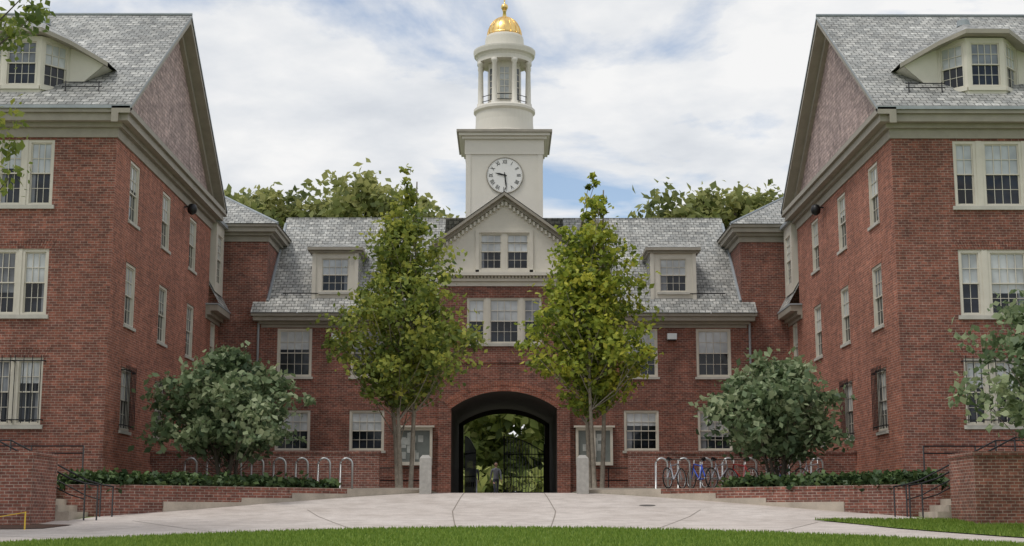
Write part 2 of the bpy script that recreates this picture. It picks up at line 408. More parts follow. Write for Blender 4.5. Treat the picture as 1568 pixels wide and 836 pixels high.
# ------------------------------------------------------------------ main building
mb=Obj('brick_gatehouse_building',(0,61,.95))
FM=Frame((0,61,0),(1,0,0),(0,-1,0))
wins=[]
for s in (-1,1):
    for c_ in (5.73,8.82):
        wins.append((s*c_-.73,s*c_+.73,5.79,7.83,4))
        wins.append((s*c_-.73,s*c_+.73,2.71,4.39,4))
for s in (-1,1):
    a,b=sorted((s*2.75,s*12.04))
    hs=[w[:4] for w in wins if a<w[0]<b]
    wall(mb,'front_wall','brick',FM,a,b,.4,8.0,hs)
    for w in wins:
        if a<w[0]<b:
            window(mb,FM,*w[:4],cols=w[4],rows=2); jack_arch(mb,FM,w[0],w[1],w[3])
    a,b=sorted((s*10.06,s*12.6))
    wall(mb,'block_wall','brick',FM,a,b,8.0,11.85,[])
    mb.face('block_wall','brick',[(s*10.06,61,8),(s*10.06,70,8),(s*10.06,70,11.85),(s*10.06,61,11.85)])
    for z0,z1,pr in ((11.55,11.8,.05),(11.8,11.93,.18),(11.93,12.13,.36),(12.13,12.25,.44)):
        mb.box('block_cornice','trim',W,*sorted((s*(10.06-pr),s*18)),z0,z1-.002,61-pr,71)
    e=[(s*9.58,60.5,12.26),(s*19,60.5,12.26),(s*19,71.5,12.26),(s*9.58,71.5,12.26)]
    t_=[(s*12.9,63.8,14.3),(s*16,63.8,14.3),(s*16,68.2,14.3),(s*12.9,68.2,14.3)]
    for i in range(4): mb.face('block_roof','slate',[e[i],e[(i+1)%4],t_[(i+1)%4],t_[i]])
    mb.face('block_roof','slate',t_)
    mb.tube('hip_flashing','lead',[e[0],t_[0]],.06,5)
    for z0,z1,pr in ((7.86,8.0,.05),(8.0,8.12,.18),(8.12,8.3,.42),(8.3,8.42,.52)):
        mb.box('eave_cornice','trim',W,*sorted((s*2.76,s*(10.2+pr*.8))),z0,z1-.002,61-pr,61.3)
    kz=(13.6-8.43)/(66-60.42)
    mb.face('main_roof','slate',[(s*2.7,60.42,8.43),(s*10.05,60.42,8.43),(s*10.05,66,13.6),(s*2.7,66,13.6)])
    mb.face('main_roof','slate',[(s*10.05,60.42,8.43),(s*10.62,60.42,8.43),(s*10.62,61.0,8.43+kz*.58),(s*10.05,61.0,8.43+kz*.58)])
    mb.face('main_roof','lead',[(s*10.62,60.42,8.43),(s*10.62,61,8.43),(s*10.62,61,8.43+kz*.58)])
    mb.face('main_roof','slate',[(0,66,13.6),(s*10.05,66,13.6),(s*10.05,71.6,8.43),(0,71.6,8.43)])
    mb.tube('flashing','lead',[(s*10.02,61.0,9.0),(s*10.02,65.6,13.26)],.07,5)
    for x0,x1 in ((3.6,5.2),(7.9,9.4)):
        z=8.43+kz*.8
        mb.tube('snow_guard','black',[(s*x0,61.15,z+.18),(s*x1,61.15,z+.18)],.02)
        for x in (x0+.1,(x0+x1)/2,x1-.1): mb.tube('snow_guard','black',[(s*x,61.15,z+.18),(s*x,61.4,z+.12)],.015,4)
    dc=s*7.2; hw=.98; yf=61.2; Fd=Frame((dc,yf,0),(1,0,0),(0,-1,0))
    zb,zt=9.1,11.1
    wall(mb,'dormer_face','cream',Fd,-hw,hw,zb,zt,[(-.62,.62,9.42,10.92)])
    window(mb,Fd,-.62,.62,9.42,10.92,cols=4,rows=2,blind=.5,casing=.06,dep=.02)
    for q in (-1,1):
        mb.face('dormer_cheek','slate',[(dc+q*hw,yf,zb),(dc+q*hw,yf,zt),(dc+q*hw,63.9,zt+.35),(dc+q*hw,63.9,11.6)])
        mb.box('dormer_pilaster','cream',Fd,*sorted((q*hw,q*(hw-.16))),zb,zt,.002,.05)
    mb.box('dormer_cornice','trim',Fd,-hw-.1,hw+.1,zt,zt+.1,-1.5,.12)
    mb.box('dormer_cornice','trim',Fd,-hw-.2,hw+.2,zt+.102,zt+.22,-2.0,.24)
    mb.face('dormer_roof','slate',[(dc-hw-.2,yf-.24,zt+.23),(dc+hw+.2,yf-.24,zt+.23),(dc+hw*.6,yf+1.2,zt+.6),(dc-hw*.6,yf+1.2,zt+.6)])
    mb.face('dormer_roof','slate',[(dc-hw*.6,yf+1.2,zt+.6),(dc+hw*.6,yf+1.2,zt+.6),(dc+hw*.6,64.3,zt+.62),(dc-hw*.6,64.3,zt+.62)])
    for q in (-1,1): mb.face('dormer_roof','slate',[(dc+q*(hw+.2),yf-.24,zt+.23),(dc+q*(hw+.2),63.6,zt+.23),(dc+q*hw*.6,64.3,zt+.62),(dc+q*hw*.6,yf+1.2,zt+.6)])
    mb.box('wall_lamp','steel',FM,s*7.05-.2,s*7.05+.2,7.35,7.6,.02,.28)
    mb.box('wall_lamp','black',FM,s*7.05-.16,s*7.05+.16,7.31,7.348,.04,.26)
mb.tube('ridge_cap','slate',[(-10,66,13.6),(10,66,13.6)],.035,6)
FP=Frame((0,60.75,0),(1,0,0),(0,-1,0)); HW=2.75
aw=2.2; spring=4.45; rise=.72; R=(aw*aw+rise*rise)/(2*rise); zc=spring+rise-R
def arcz(x): return zc+math.sqrt(max(0,R*R-x*x))
for s in (-1,1):
    a,b=sorted((s*aw,s*HW)); wall(mb,'pavilion_wall','brick',FP,a,b,.4,5.8,[])
    mb.face('pavilion_side','brick',[(s*HW,60.75,.4),(s*HW,61.0,.4),(s*HW,61,8.4),(s*HW,60.75,8.4)])
    mb.face('pavilion_side','brick',[(s*HW,60.75,8.4),(s*HW,66,8.4),(s*HW,66,9.8),(s*HW,60.75,9.8)])
    mb.face('gable_side','cream',[(s*HW,60.75,9.8),(s*HW,66,9.8),(s*HW,66,11.6),(s*HW,60.75,11.6)])
xs_=np.linspace(-aw,aw,25)
for x0,x1 in zip(xs_,xs_[1:]):
    mb.face('pavilion_wall','brick',[FP.pt(x0,arcz(x0)),FP.pt(x1,arcz(x1)),FP.pt(x1,5.8),FP.pt(x0,5.8)])
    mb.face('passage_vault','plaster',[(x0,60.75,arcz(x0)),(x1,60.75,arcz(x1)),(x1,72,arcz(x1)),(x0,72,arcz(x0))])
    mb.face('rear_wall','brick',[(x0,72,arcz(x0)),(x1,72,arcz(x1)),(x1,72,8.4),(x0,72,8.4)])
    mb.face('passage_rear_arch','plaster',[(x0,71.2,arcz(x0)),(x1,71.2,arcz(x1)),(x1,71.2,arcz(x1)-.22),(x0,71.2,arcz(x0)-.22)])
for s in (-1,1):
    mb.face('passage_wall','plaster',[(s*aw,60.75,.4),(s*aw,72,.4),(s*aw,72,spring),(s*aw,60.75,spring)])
    mb.face('rear_wall','brick',[(s*aw,72,.4),(s*18,72,.4),(s*18,72,8.4),(s*aw,72,8.4)])
    mb.box('passage_pier','plaster',W,*sorted((s*1.98,s*2.195)),.5,4.4,71.2,71.6)
wall(mb,'pavilion_wall','brick',FP,-HW,HW,5.8,9.8,[(-1.57,1.57,7.17,9.1)])
th=math.asin(aw/R)
for ring,(r0,r1) in enumerate(((R,R+.21),(R+.225,R+.435))):
    n=58
    for i in range(n):
        a0=-th*1.03+2*th*1.03*i/n; a1=a0+2*th*1.03/n*.84
        p=mb.part('arch_ring','brick_side_lit'); b=len(p[0])
        for nn in (-.1,.03):
            for (r,a) in ((r0,a0),(r0,a1),(r1,a1),(r1,a0)): p[0].append(FP.pt(r*math.sin(a),zc+r*math.cos(a),nn))
        for f in ((4,5,6,7),(0,1,5,4),(1,2,6,5),(2,3,7,6),(3,0,4,7)): p[1].append(tuple(b+q for q in f))
mb.box('belt_course','brick',FP,-HW,HW,6.35,6.5,.002,.04)
for (a,b,c_) in ((-1.57,-.78,2),(-.66,.66,4),(.78,1.57,2)):
    window(mb,FP,a,b,7.17,9.1,cols=c_,rows=2,casing=.07,blind=.5,sill=False)
for q in (-.72,.72): mb.box('mullion','frame',FP,q-.06,q+.06,7.17,9.1,-.13,.0)
mb.box('window_sill','sill',FP,-1.65,1.65,7.05,7.168,-.12,.07)
jack_arch(mb,FP,-1.57,1.57,9.1)
for z0,z1,pr in ((9.6,9.8,.04),(9.8,9.92,.14),(10.02,10.16,.32)):
    mb.box('pediment_cornice','cream',FP,-HW-pr*.6,HW+pr*.6,z0,z1-.002,-.2,pr)
for i in range(38):
    u=-HW+.05+(2*HW-.1)*i/37; mb.box('dentils','cream',FP,u-.04,u+.04,9.925,10.018,-.05,.2)
mb.box('dentil_bed','trim',FP,-HW,HW,9.92,10.02,-.2,.1)
FG=Frame((0,60.78,0),(1,0,0),(0,-1,0))
wall(mb,'gable_face','cream',FG,-HW,HW,10.16,11.5,[(-1.07,1.07,10.31,11.5)])
mb.face('gable_face','cream',[FG.pt(-HW,11.5),FG.pt(-1.07,11.5),FG.pt(-1.07,11.95),FG.pt(1.07,11.95),FG.pt(1.07,11.5),FG.pt(HW,11.5),FG.pt(0,13.5)])
for (a,b) in ((-1.07,-.06),(.06,1.07)): window(mb,FG,a,b,10.31,11.9,cols=3,rows=2,blind=.5,casing=.07,sill=False,dep=.03)
mb.box('mullion','frame',FG,-.06,.06,10.31,11.95,-.1,.02)
for (a,b,c_,d) in ((-1.22,-1.07,10.2,12.02),(1.07,1.22,10.2,12.02),(-1.07,1.07,11.9,12.02),(-1.3,1.3,10.165,10.3)): mb.box('gable_window_surround','frame',FG,a,b,c_,d,-.05,.07)
for s in (-1,1):
    for (dz0,dz1,y0,y1) in ((-.30,-.14,60.62,60.9),(-.14,0,60.36,60.9)):
        A=[(s*2.98,y0,11.45+dz0),(s*2.98,y0,11.45+dz1),(0,y0,13.6+dz1),(0,y0,13.6+dz0)]
        Bq=[(x,y1,z) for x,y,z in A]
        mb.face('raking_cornice','trim',A); mb.face('raking_cornice','trim',Bq)
        for i in range(4): mb.face('raking_cornice','trim',[A[i],A[(i+1)%4],Bq[(i+1)%4],Bq[i]])
    for i in range(17):
        t=(i+.5)/17; x=s*2.85*(1-t); z=11.5-.36+2.1*t
        mb.box('dentils','cream',FP,x-.045,x+.045,z-.12,z+.04,-.02,.12)
    mb.face('pavilion_roof','slate',[(s*3.02,60.34,11.45),(0,60.34,13.63),(0,66,13.63),(s*3.02,66,11.45)])
    mb.box('gable_eave','trim',W,*sorted((s*2.76,s*3.0)),11.2,11.42,60.92,65)
TW=1.743; Y0,Y1=64.25,67.736
FT=Frame((0,Y0,0),(1,0,0),(0,-1,0))
mb.box('tower_shaft','tower',W,-TW,TW,12,16.9,Y0,Y1)
for q in (-1,1): mb.box('tower_corner_board','tower',FT,*sorted((q*TW,q*(TW-.22))),12.5,16.2,.002,.03)
for z0,z1,pr in ((16.2,16.9,.05),(16.9,17.03,.18),(17.03,17.16,.32),(17.16,17.28,.42)):
    mb.box('tower_cornice','tower' if z0<17.1 else 'trim',W,-TW-pr,TW+pr,z0,z1-.002,Y0-pr,Y1+pr)
C=(0,65.99)
mb.lathe('lantern_base','tower',C,[(1.5,17.27),(1.5,17.5),(1.38,17.55),(1.34,18.1),(1.34,18.5),(1.44,18.6),(1.44,18.72),(1.36,18.8),(.1,18.8)],40)
mb.lathe('lantern_core','tower',C,[(.8,18.8),(.8,20.95)],8)
for i in range(8):
    a=math.pi*2*i/8-math.pi/2
    ra=.8*math.cos(math.pi/8)
    Fk=Frame((C[0]+ra*math.cos(a),C[1]+ra*math.sin(a),0),(-math.sin(a),math.cos(a),0),(math.cos(a),math.sin(a),0))
    mb.face('lantern_glass','blind' if i in (0,2,6) else 'curtain',[Fk.pt(-.22,19.1,.01),Fk.pt(.22,19.1,.01),Fk.pt(.22,20.65,.01),Fk.pt(-.22,20.65,.01)])
    for u in (-.22,0,.22): mb.box('lantern_muntins','tower',Fk,u-.018,u+.018,19.1,20.65,.012,.04)
    for v in np.linspace(19.1,20.65,6): mb.box('lantern_muntins','tower',Fk,-.22,.22,v-.015,v+.015,.012,.035)
    a2=a+math.pi/8
    cx,cy=C[0]+1.2*math.cos(a2),C[1]+1.2*math.sin(a2)
    mb.lathe('lantern_columns','tower',(cx,cy),[(.17,18.8),(.17,18.9),(.13,18.95),(.125,19.6),(.105,20.75),(.15,20.82),(.16,20.95)],12,True)
    a3=a2+math.pi/4
    q0=Vector((C[0]+1.2*math.cos(a2),C[1]+1.2*math.sin(a2),0)); q1=Vector((C[0]+1.2*math.cos(a3),C[1]+1.2*math.sin(a3),0))
    for z in (19.0,19.25): mb.tube('lantern_railing','black',[(q0.x,q0.y,z),(q1.x,q1.y,z)],.018,4)
mb.lathe('lantern_entablature','tower',C,[(1.28,20.95),(1.28,21.15),(1.33,21.25),(1.42,21.32),(1.46,21.5),(1.46,21.58),(1.2,21.66),(.98,21.7),(.96,21.72)],40)
mb.lathe('lantern_attic','tower',C,[(.96,21.6),(.93,21.8),(.90,22.2),(.88,22.28),(.84,22.33)],40)
dome=[(.80*math.cos(a),22.35+.95*math.sin(a)) for a in np.linspace(0,math.pi/2*.93,12)]
mb.lathe('gold_dome','gold',C,[(.84,22.30),(.82,22.38)]+dome+[(.1,23.33),(.07,23.6),(.12,23.63)],32,True)
mb.lathe('finial','gold',C,[(.05,23.55)]+[(max(.03,.17*math.sin(a)),23.82-.17*math.cos(a)) for a in np.linspace(.3,math.pi-.2,9)]+[(.03,24.1),(.05,24.3),(.01,25.1)],16,True)
for i in range(16):
    a=2*math.pi*i/16
    mb.tube('dome_ribs','gold',[(C[0]+(r+.01)*math.cos(a),C[1]+(r+.01)*math.sin(a),z) for r,z in dome],.018,4)
cc=(0.02,Y0-.03,15.22); cr=.80
mb.tube('clock_rim','trim',[(cc[0]+(cr+.02)*math.cos(a),cc[1]-.02,cc[2]+(cr+.02)*math.sin(a)) for a in np.linspace(0,2*math.pi,48,endpoint=False)],.025,6,True)
mb.face('clock_face','clock',[(cc[0]+cr*math.cos(a),cc[1]-.02,cc[2]+cr*math.sin(a)) for a in np.linspace(0,2*math.pi,64,endpoint=False)])
def hand(ang,L,w,y):
    d=Vector((math.sin(ang),0,math.cos(ang))); t=Vector((d.z,0,-d.x)); o=Vector((cc[0],y,cc[2]))
    pts=[o-d*L*.2+t*w*.5,o-d*L*.2-t*w*.5,o+d*L*.55-t*w,o+d*L,o+d*L*.55+t*w]
    mb.face('clock_hands','black',pts)
hand(math.radians(284),.46,.045,cc[1]-.05); hand(math.radians(173),.70,.035,cc[1]-.06)
mb.lathe('clock_hub','black',(cc[0],cc[1]-.07),[(.04,cc[2]-.04),(.04,cc[2]+.04)],10)
for h,tx in enumerate(('XII','I','II','III','IIII','V','VI','VII','VIII','IX','X','XI')):
    cu=bpy.data.curves.new('clock_numeral','FONT'); cu.body=tx; cu.size=.22; cu.align_x='CENTER'; cu.align_y='CENTER'; cu.offset=.003
    cu.materials.append(M['black']); o=bpy.data.objects.new('clock_numeral',cu); sc.collection.objects.link(o)
    an=math.radians(30*h)
    mb.adopt(o)
    o.matrix_basis=Matrix.Translation((cc[0]+.62*math.sin(an),cc[1]-.03,cc[2]+.62*math.cos(an)))@Matrix.Rotation(an,4,'Y')@Matrix.Rotation(math.pi/2,4,'X')@Matrix.Diagonal((.8,1.15,1,1))
for m_ in range(60):
    an=math.radians(6*m_); d=Vector((math.sin(an),0,math.cos(an))); t=Vector((d.z,0,-d.x))*.005; o=Vector((cc[0],cc[1]-.03,cc[2]))
    mb.face('clock_minutes','black',[o+d*.75-t,o+d*.75+t,o+d*.775+t,o+d*.775-t])
for x in (-10.35,10.35):
    mb.tube('downpipe','lead',[(x,60.86,8.05),(x,60.9,7.8),(x,60.9,1.0)],.05,8)
mb.finish()

for s in (-1,1):
    n=Obj('notice_board',(s*3.75,60.7,2.8)); a,b=(s*3.75-.77,s*3.75+.77)
    F=Frame((0,60.95,0),(1,0,0),(0,-1,0))
    n.box('back_panel','felt',F,a,b,2.1,3.66,-.03,.08)
    for (u0,u1,v0,v1) in ((a,a+.11,2.1,3.66),(b-.11,b,2.1,3.66),(a+.11,b-.11,3.54,3.66),(a+.11,b-.11,2.1,2.24),(-.05+s*3.75,.05+s*3.75,2.24,3.54)): n.box('frame','frame',F,u0,u1,v0,v1,.081,.14)
    n.box('hood','frame',F,a-.08,b+.08,3.662,3.74,-.03,.24)
    for i in range(12):
        u=a+.15+random.random()*1.0; v=2.28+random.random()*.95; n.face('notices','paper',[F.pt(u,v,.083+.001*i),F.pt(u+.22,v,.083+.001*i),F.pt(u+.22,v+.28,.083+.001*i),F.pt(u,v+.28,.083+.001*i)])
    n.finish()

g=Obj('iron_gate',(0,71.4,.95))
def leaf(x0,y0,x1,y1,n=15):
    for i in range(n+1):
        t=i/n; x=x0+(x1-x0)*t; y=y0+(y1-y0)*t; top=3.1+.75*math.sin(math.pi/2*(1-t))
        g.tube('bars','black',[(x,y,1.02),(x,y,top)],.017,5)
    for z in (1.15,1.9,3.0): g.tube('rails','black',[(x0,y0,z),(x1,y1,z)],.026,5)
    g.tube('top_scroll','black',[(x0+(x1-x0)*t,y0+(y1-y0)*t,3.1+.75*math.sin(math.pi/2*(1-t))) for t in np.linspace(0,1,9)],.025,5)
    for i in range(5):
        t=(i+.5)/5; cx=x0+(x1-x0)*t; cy=y0+(y1-y0)*t
        g.tube('scrolls','black',[(cx+(x1-x0)*.07*math.cos(a),cy+(y1-y0)*.07*math.cos(a),1.52+.17*math.sin(a)) for a in np.linspace(0,2*math.pi,12,endpoint=False)],.014,4,True)
leaf(0.0,71.4,1.95,71.4,13); leaf(-1.9,71.3,-1.35,69.8)
g.tube('posts','black',[(0,71.4,.96),(0,71.4,4.0)],.04)
g.tube('posts','black',[(1.95,71.4,.96),(1.95,71.4,3.5)],.04)
g.finish()

# ------------------------------------------------------------------ wings
def wing(s):
    w=Obj('brick_dormitory_wing',(s*18,51,1))
    XW=12.04; YA,YB=44.0,58.7; XF=34
    FF=Frame((0,YA,0),(1,0,0),(0,-1,0)); FS=Frame((s*XW,0,0),(0,1,0),(-s,0,0))
    rows=[(9.38,11.36),(6.02,8.02),(2.68,4.66)]
    sh=[]
    for r,(z0,z1) in enumerate(rows):
        for yc in (46.4,50.9,55.4): sh.append((yc-.62,yc+.62,z0,z1,r))
    sh.append((59.3,60.3,6.02,7.9,1))
    wall(w,'side_wall','brick_side_lit',FS,YA,61,.2,8.2,[h[:4] for h in sh if h[4]>0])
    wall(w,'side_wall','brick_side_lit',FS,YA,YB,8.2,11.9,[h[:4] for h in sh if h[4]==0])
    for h in sh:
        window(w,FS,*h[:4],cols=3,rows=2,bars=.16 if h[4]==2 else 0); jack_arch(w,FS,h[0],h[1],h[3],'brick_side_lit')
    fh=[]
    for z0,z1 in ((9.47,11.55),(6.06,8.1),(2.72,4.75)):
        for base in (13.95,20.5,27):
            if s<0: segs=[(base,base+.82,2),(base+.92,base+1.74,2)]
            else: segs=[(base,base+.72,2),(base+.9,base+2.15,4),(base+2.33,base+3.05,2)]
            fh.append((base,segs[-1][1],z0,z1,segs))
    holes=[(*sorted((s*h[0],s*h[1])),h[2],h[3]) for h in fh]
    wall(w,'front_wall','brick',FF,*sorted((s*XW,s*XF)),.2,11.9,holes)
    for h in fh:
        for i,(a,b,c) in enumerate(h[4]):
            a_,b_=sorted((s*a,s*b)); window(w,FF,a_,b_,h[2],h[3],cols=c+1 if c==2 and s<0 else c,rows=2,sill=False,bars=.4 if h[2]<3 else 0)
            if i<len(h[4])-1:
                n0,n1=sorted((s*b,s*h[4][i+1][0])); w.box('mullion','frame',FF,n0,n1,h[2],h[3],-.13,.0)
        a_,b_=sorted((s*h[0],s*h[1])); w.box('window_sill','sill',FF,a_-.08,b_+.08,h[2]-.12,h[2]-.002,-.12,.07); jack_arch(w,FF,a_,b_,h[3])
    w.box('plinth','brick',W,*sorted((s*(XW-.06),s*XF)),.2,1.75,YA-.06,YA+.3)
    w.box('plinth','brick_side_lit',W,*sorted((s*(XW-.062),s*(XW+.2))),.2,1.74,YA-.05,60.98)
    w.face('rear_wall','brick',[(s*XW,YB,8),(s*XF,YB,8),(s*XF,YB,12),(s*XW,YB,12)])
    for z0,z1,pr in ((11.62,11.92,.05),(11.92,12.06,.18),(12.06,12.3,.42),(12.3,12.47,.52)):
        w.box('cornice','trim',W,*sorted((s*(XW-pr),s*(XF+1))),z0,z1-.002,YA-pr,YB+pr)
    ze,ye,zr,yr,yb=12.48,43.42,18.2,51.35,59.28; xe=XW-.55
    def slab(ya,za,yb_,zb,mat,nm,th=.1):
        A=[(s*xe,ya,za),(s*(XF+1),ya,za),(s*(XF+1),yb_,zb),(s*xe,yb_,zb)]
        Bq=[(x,y,z-th) for x,y,z in A]
        w.face(nm,mat,A)
        for i in (0,3): w.face(nm+'_edge','lead',[A[i],A[(i+1)%4],Bq[(i+1)%4],Bq[i]])
    slab(ye,ze+.03,yr,zr,'slate','roof'); slab(yb,ze+.03,yr,zr,'slate','roof')
    w.tube('ridge_cap','lead',[(s*xe,yr,zr+.03),(s*(XF+1),yr,zr+.03)],.06,5)
    w.face('gable_shingles','slate_pink',[(s*(XW-.01),YA,12.47),(s*(XW-.01),YB,12.47),(s*(XW-.01),yr,17.95)])
    for (t0,t1,x0,x1) in ((.60,.32,XW-.16,XW+.05),(.32,.10,XW-.52,XW+.05)):
        for (ya,yb2) in ((ye,yr),(yb,yr)):
            za=ze; A=[(ya,za-t0+.1),(ya,za-t1+.1),(yr,zr-t1),(yr,zr-t0)]
            p=w.part('raking_cornice','trim'); b=len(p[0])
            for x in (x0,x1):
                for y,z in A: p[0].append((s*x,y,z))
            for f in ((0,1,2,3),(7,6,5,4),(0,4,5,1),(1,5,6,2),(2,6,7,3),(3,7,4,0)): p[1].append(tuple(b+a for a in f))
    k=(zr-ze)/(yr-ye)
    for x0 in (12.7,21,):
        z=ze+k*1.1
        for dz in (.12,.26): w.tube('snow_guard','black',[(s*x0,ye+1.0,z+dz),(s*(x0+1.25),ye+1.0,z+dz)],.018,5)
        for x in (x0+.1,x0+1.15): w.tube('snow_guard','black',[(s*x,ye+1.0,z-.1),(s*x,ye+1.0,z+.3)],.022,5)
    for c0 in (15.25,26):
        c=s*c0
        pts=[(c-1.32,45.15),(c-.6,44.35),(c+.6,44.35),(c+1.32,45.15)]
        zt=15.02
        for i in range(3):
            P0=Vector((*pts[i],0)); P1=Vector((*pts[i+1],0)); U=(P1-P0); L=U.length; U.normalize(); Nn=Vector((U.y,-U.x,0))
            F=Frame(P0,U,Nn)
            wall(w,'dormer_bay','cream',F,0,L,12.9,zt,[(.1,L-.1,13.42,14.9)])
            window(w,F,.1,L-.1,13.42,14.9,cols=3 if i!=1 else 4,rows=2,blind=.5,casing=.05,sill=False,dep=.03)
            w.box('dormer_bay_sill','cream',F,0,L,13.28,13.40,.002,.06)
        for q in (-1,1):
            w.face('dormer_cheek','cream',[(c+q*1.3,45.12,13.1),(c+q*1.75,45.12,13.75),(c+q*2.4,45.1,14.32),(c+q*1.95,45.1,14.6),(c+q*1.3,45.12,15.02)])
            w.face('dormer_cheek','cream',[(c+q*1.3,45.13,13.1),(c+q*1.75,45.13,13.75),(c+q*1.75,46.0,14.4),(c+q*1.3,46,14.3)])
            w.face('dormer_cheek','cream',[(c+q*1.75,45.13,13.75),(c+q*2.4,45.12,14.32),(c+q*2.4,46.1,14.42),(c+q*1.75,46.0,14.4)])
        ev=[(c-2.55,44.95,14.36),(c-1.95,44.85,14.70),(c-1.4,44.6,14.98),(c-.68,44.0,15.2),(c+.68,44.0,15.2),(c+1.4,44.6,14.98),(c+1.95,44.85,14.70),(c+2.55,44.95,14.36)]
        pk=(c,46.3,16.15); bk=(c,48.7,16.2)
        for i in range(7): w.face('dormer_roof','slate',[ev[i],ev[i+1],pk])
        w.face('dormer_roof','slate',[ev[0],pk,bk,(c-2.55,46.2,14.42)]); w.face('dormer_roof','slate',[ev[7],pk,bk,(c+2.55,46.2,14.42)])
        for i in range(7):
            a,b=ev[i],ev[i+1]
            w.face('dormer_fascia','trim',[a,b,(b[0],b[1],b[2]-.14),(a[0],a[1],a[2]-.14)])
            w.face('dormer_soffit','trim',[(a[0],a[1],a[2]-.14),(b[0],b[1],b[2]-.14),(b[0],45.2 if abs(b[0]-c)>1.2 else 44.6,b[2]-.15),(a[0],45.2 if abs(a[0]-c)>1.2 else 44.6,a[2]-.15)])
        w.lathe('dormer_finial','lead',(c,46.3),[(.22,16.05),(.2,16.25),(.05,16.32)],10)
    def sx(x): return s*x
    w.face('link_roof','slate',[(sx(11.55),58.75,8.45),(sx(11.55),61.0,8.45),(sx(13.6),61.0,12.2),(sx(13.6),58.75,12.2)])
    for z0,z1,pr in ((7.9,8.05,.05),(8.05,8.2,.2),(8.2,8.44,.48)):
        w.box('link_eave','trim',W,*sorted((sx(XW-pr),sx(XW+.3))),z0,z1-.002,58.2,60.98-pr*.2)
    w.box('link_eave','lead',W,*sorted((sx(11.54),sx(12.2))),8.442,8.5,58.15,60.9)
    FL=Frame((sx(11.85),0,0),(0,1,0),(-s,0,0))
    wall(w,'link_dormer_face','cream',FL,59.0,60.6,9.1,12.0,[(59.25,60.35,9.5,11.6)])
    window(w,FL,59.25,60.35,9.5,11.6,cols=3,rows=3,casing=.06,sill=False,dep=.02)
    w.face('link_dormer_cheek','cream',[(sx(11.85),59.0,9.1),(sx(11.85),59.0,12.0),(sx(13.5),59,12.0)])
    w.face('link_dormer_cheek','cream',[(sx(11.85),60.6,9.1),(sx(11.85),60.6,12.0),(sx(13.5),60.6,12.0)])
    w.box('link_dormer_roof','lead',W,*sorted((sx(11.7),sx(13.6))),12.0,12.14,58.9,60.7)
    w.lathe('security_lamp','black',(sx(XW-.3),53.7),[(.05,11.2),(.16,11.28),(.19,11.42),(.14,11.58),(.04,11.62)],12,True)
    w.tube('security_lamp_arm','black',[(sx(XW),53.7,11.5),(sx(XW-.3),53.7,11.5)],.03)
    w.finish()
wing(-1); wing(1)

# ------------------------------------------------------------------ vegetation
def leafmesh(name,mat,centers,rads,per,size,seed,shade0=.5,var=.25,flat=.75,aspect=1.5,gauss=.5):
    rg=np.random.RandomState(seed)
    C_=np.repeat(np.array(centers),per,axis=0); Rr=np.repeat(np.array(rads),per)
    n=len(C_)
    d=rg.normal(size=(n,3))*gauss
    P=C_+d*Rr[:,None]*np.array([1,1,flat])
    nr=rg.normal(size=(n,3))+np.array([0,0,.7]); nr/=np.linalg.norm(nr,axis=1)[:,None]
    t=rg.normal(size=(n,3)); u=np.cross(nr,t); u/=np.linalg.norm(u,axis=1)[:,None]; v=np.cross(nr,u)
    sz=size*(.55+.9*rg.rand(n))[:,None]
    a=u*sz*.5*aspect; b=v*sz*.5
    bend=nr*sz*.12
    V=np.stack([P-a,P-b+bend,P+a,P+b+bend],axis=1).reshape(-1,3)
    me=bpy.data.meshes.new(name); me.vertices.add(4*n); me.vertices.foreach_set('co',V.ravel())
    me.loops.add(4*n); me.loops.foreach_set('vertex_index',np.arange(4*n)); me.polygons.add(n)
    me.polygons.foreach_set('loop_start',np.arange(0,4*n,4)); me.update(calc_edges=True)
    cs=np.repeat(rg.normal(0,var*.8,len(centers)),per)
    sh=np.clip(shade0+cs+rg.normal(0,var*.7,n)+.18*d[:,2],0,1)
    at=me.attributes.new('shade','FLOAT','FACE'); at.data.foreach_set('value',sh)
    me.materials.append(M[mat]); o=bpy.data.objects.new(name,me); sc.collection.objects.link(o); return o

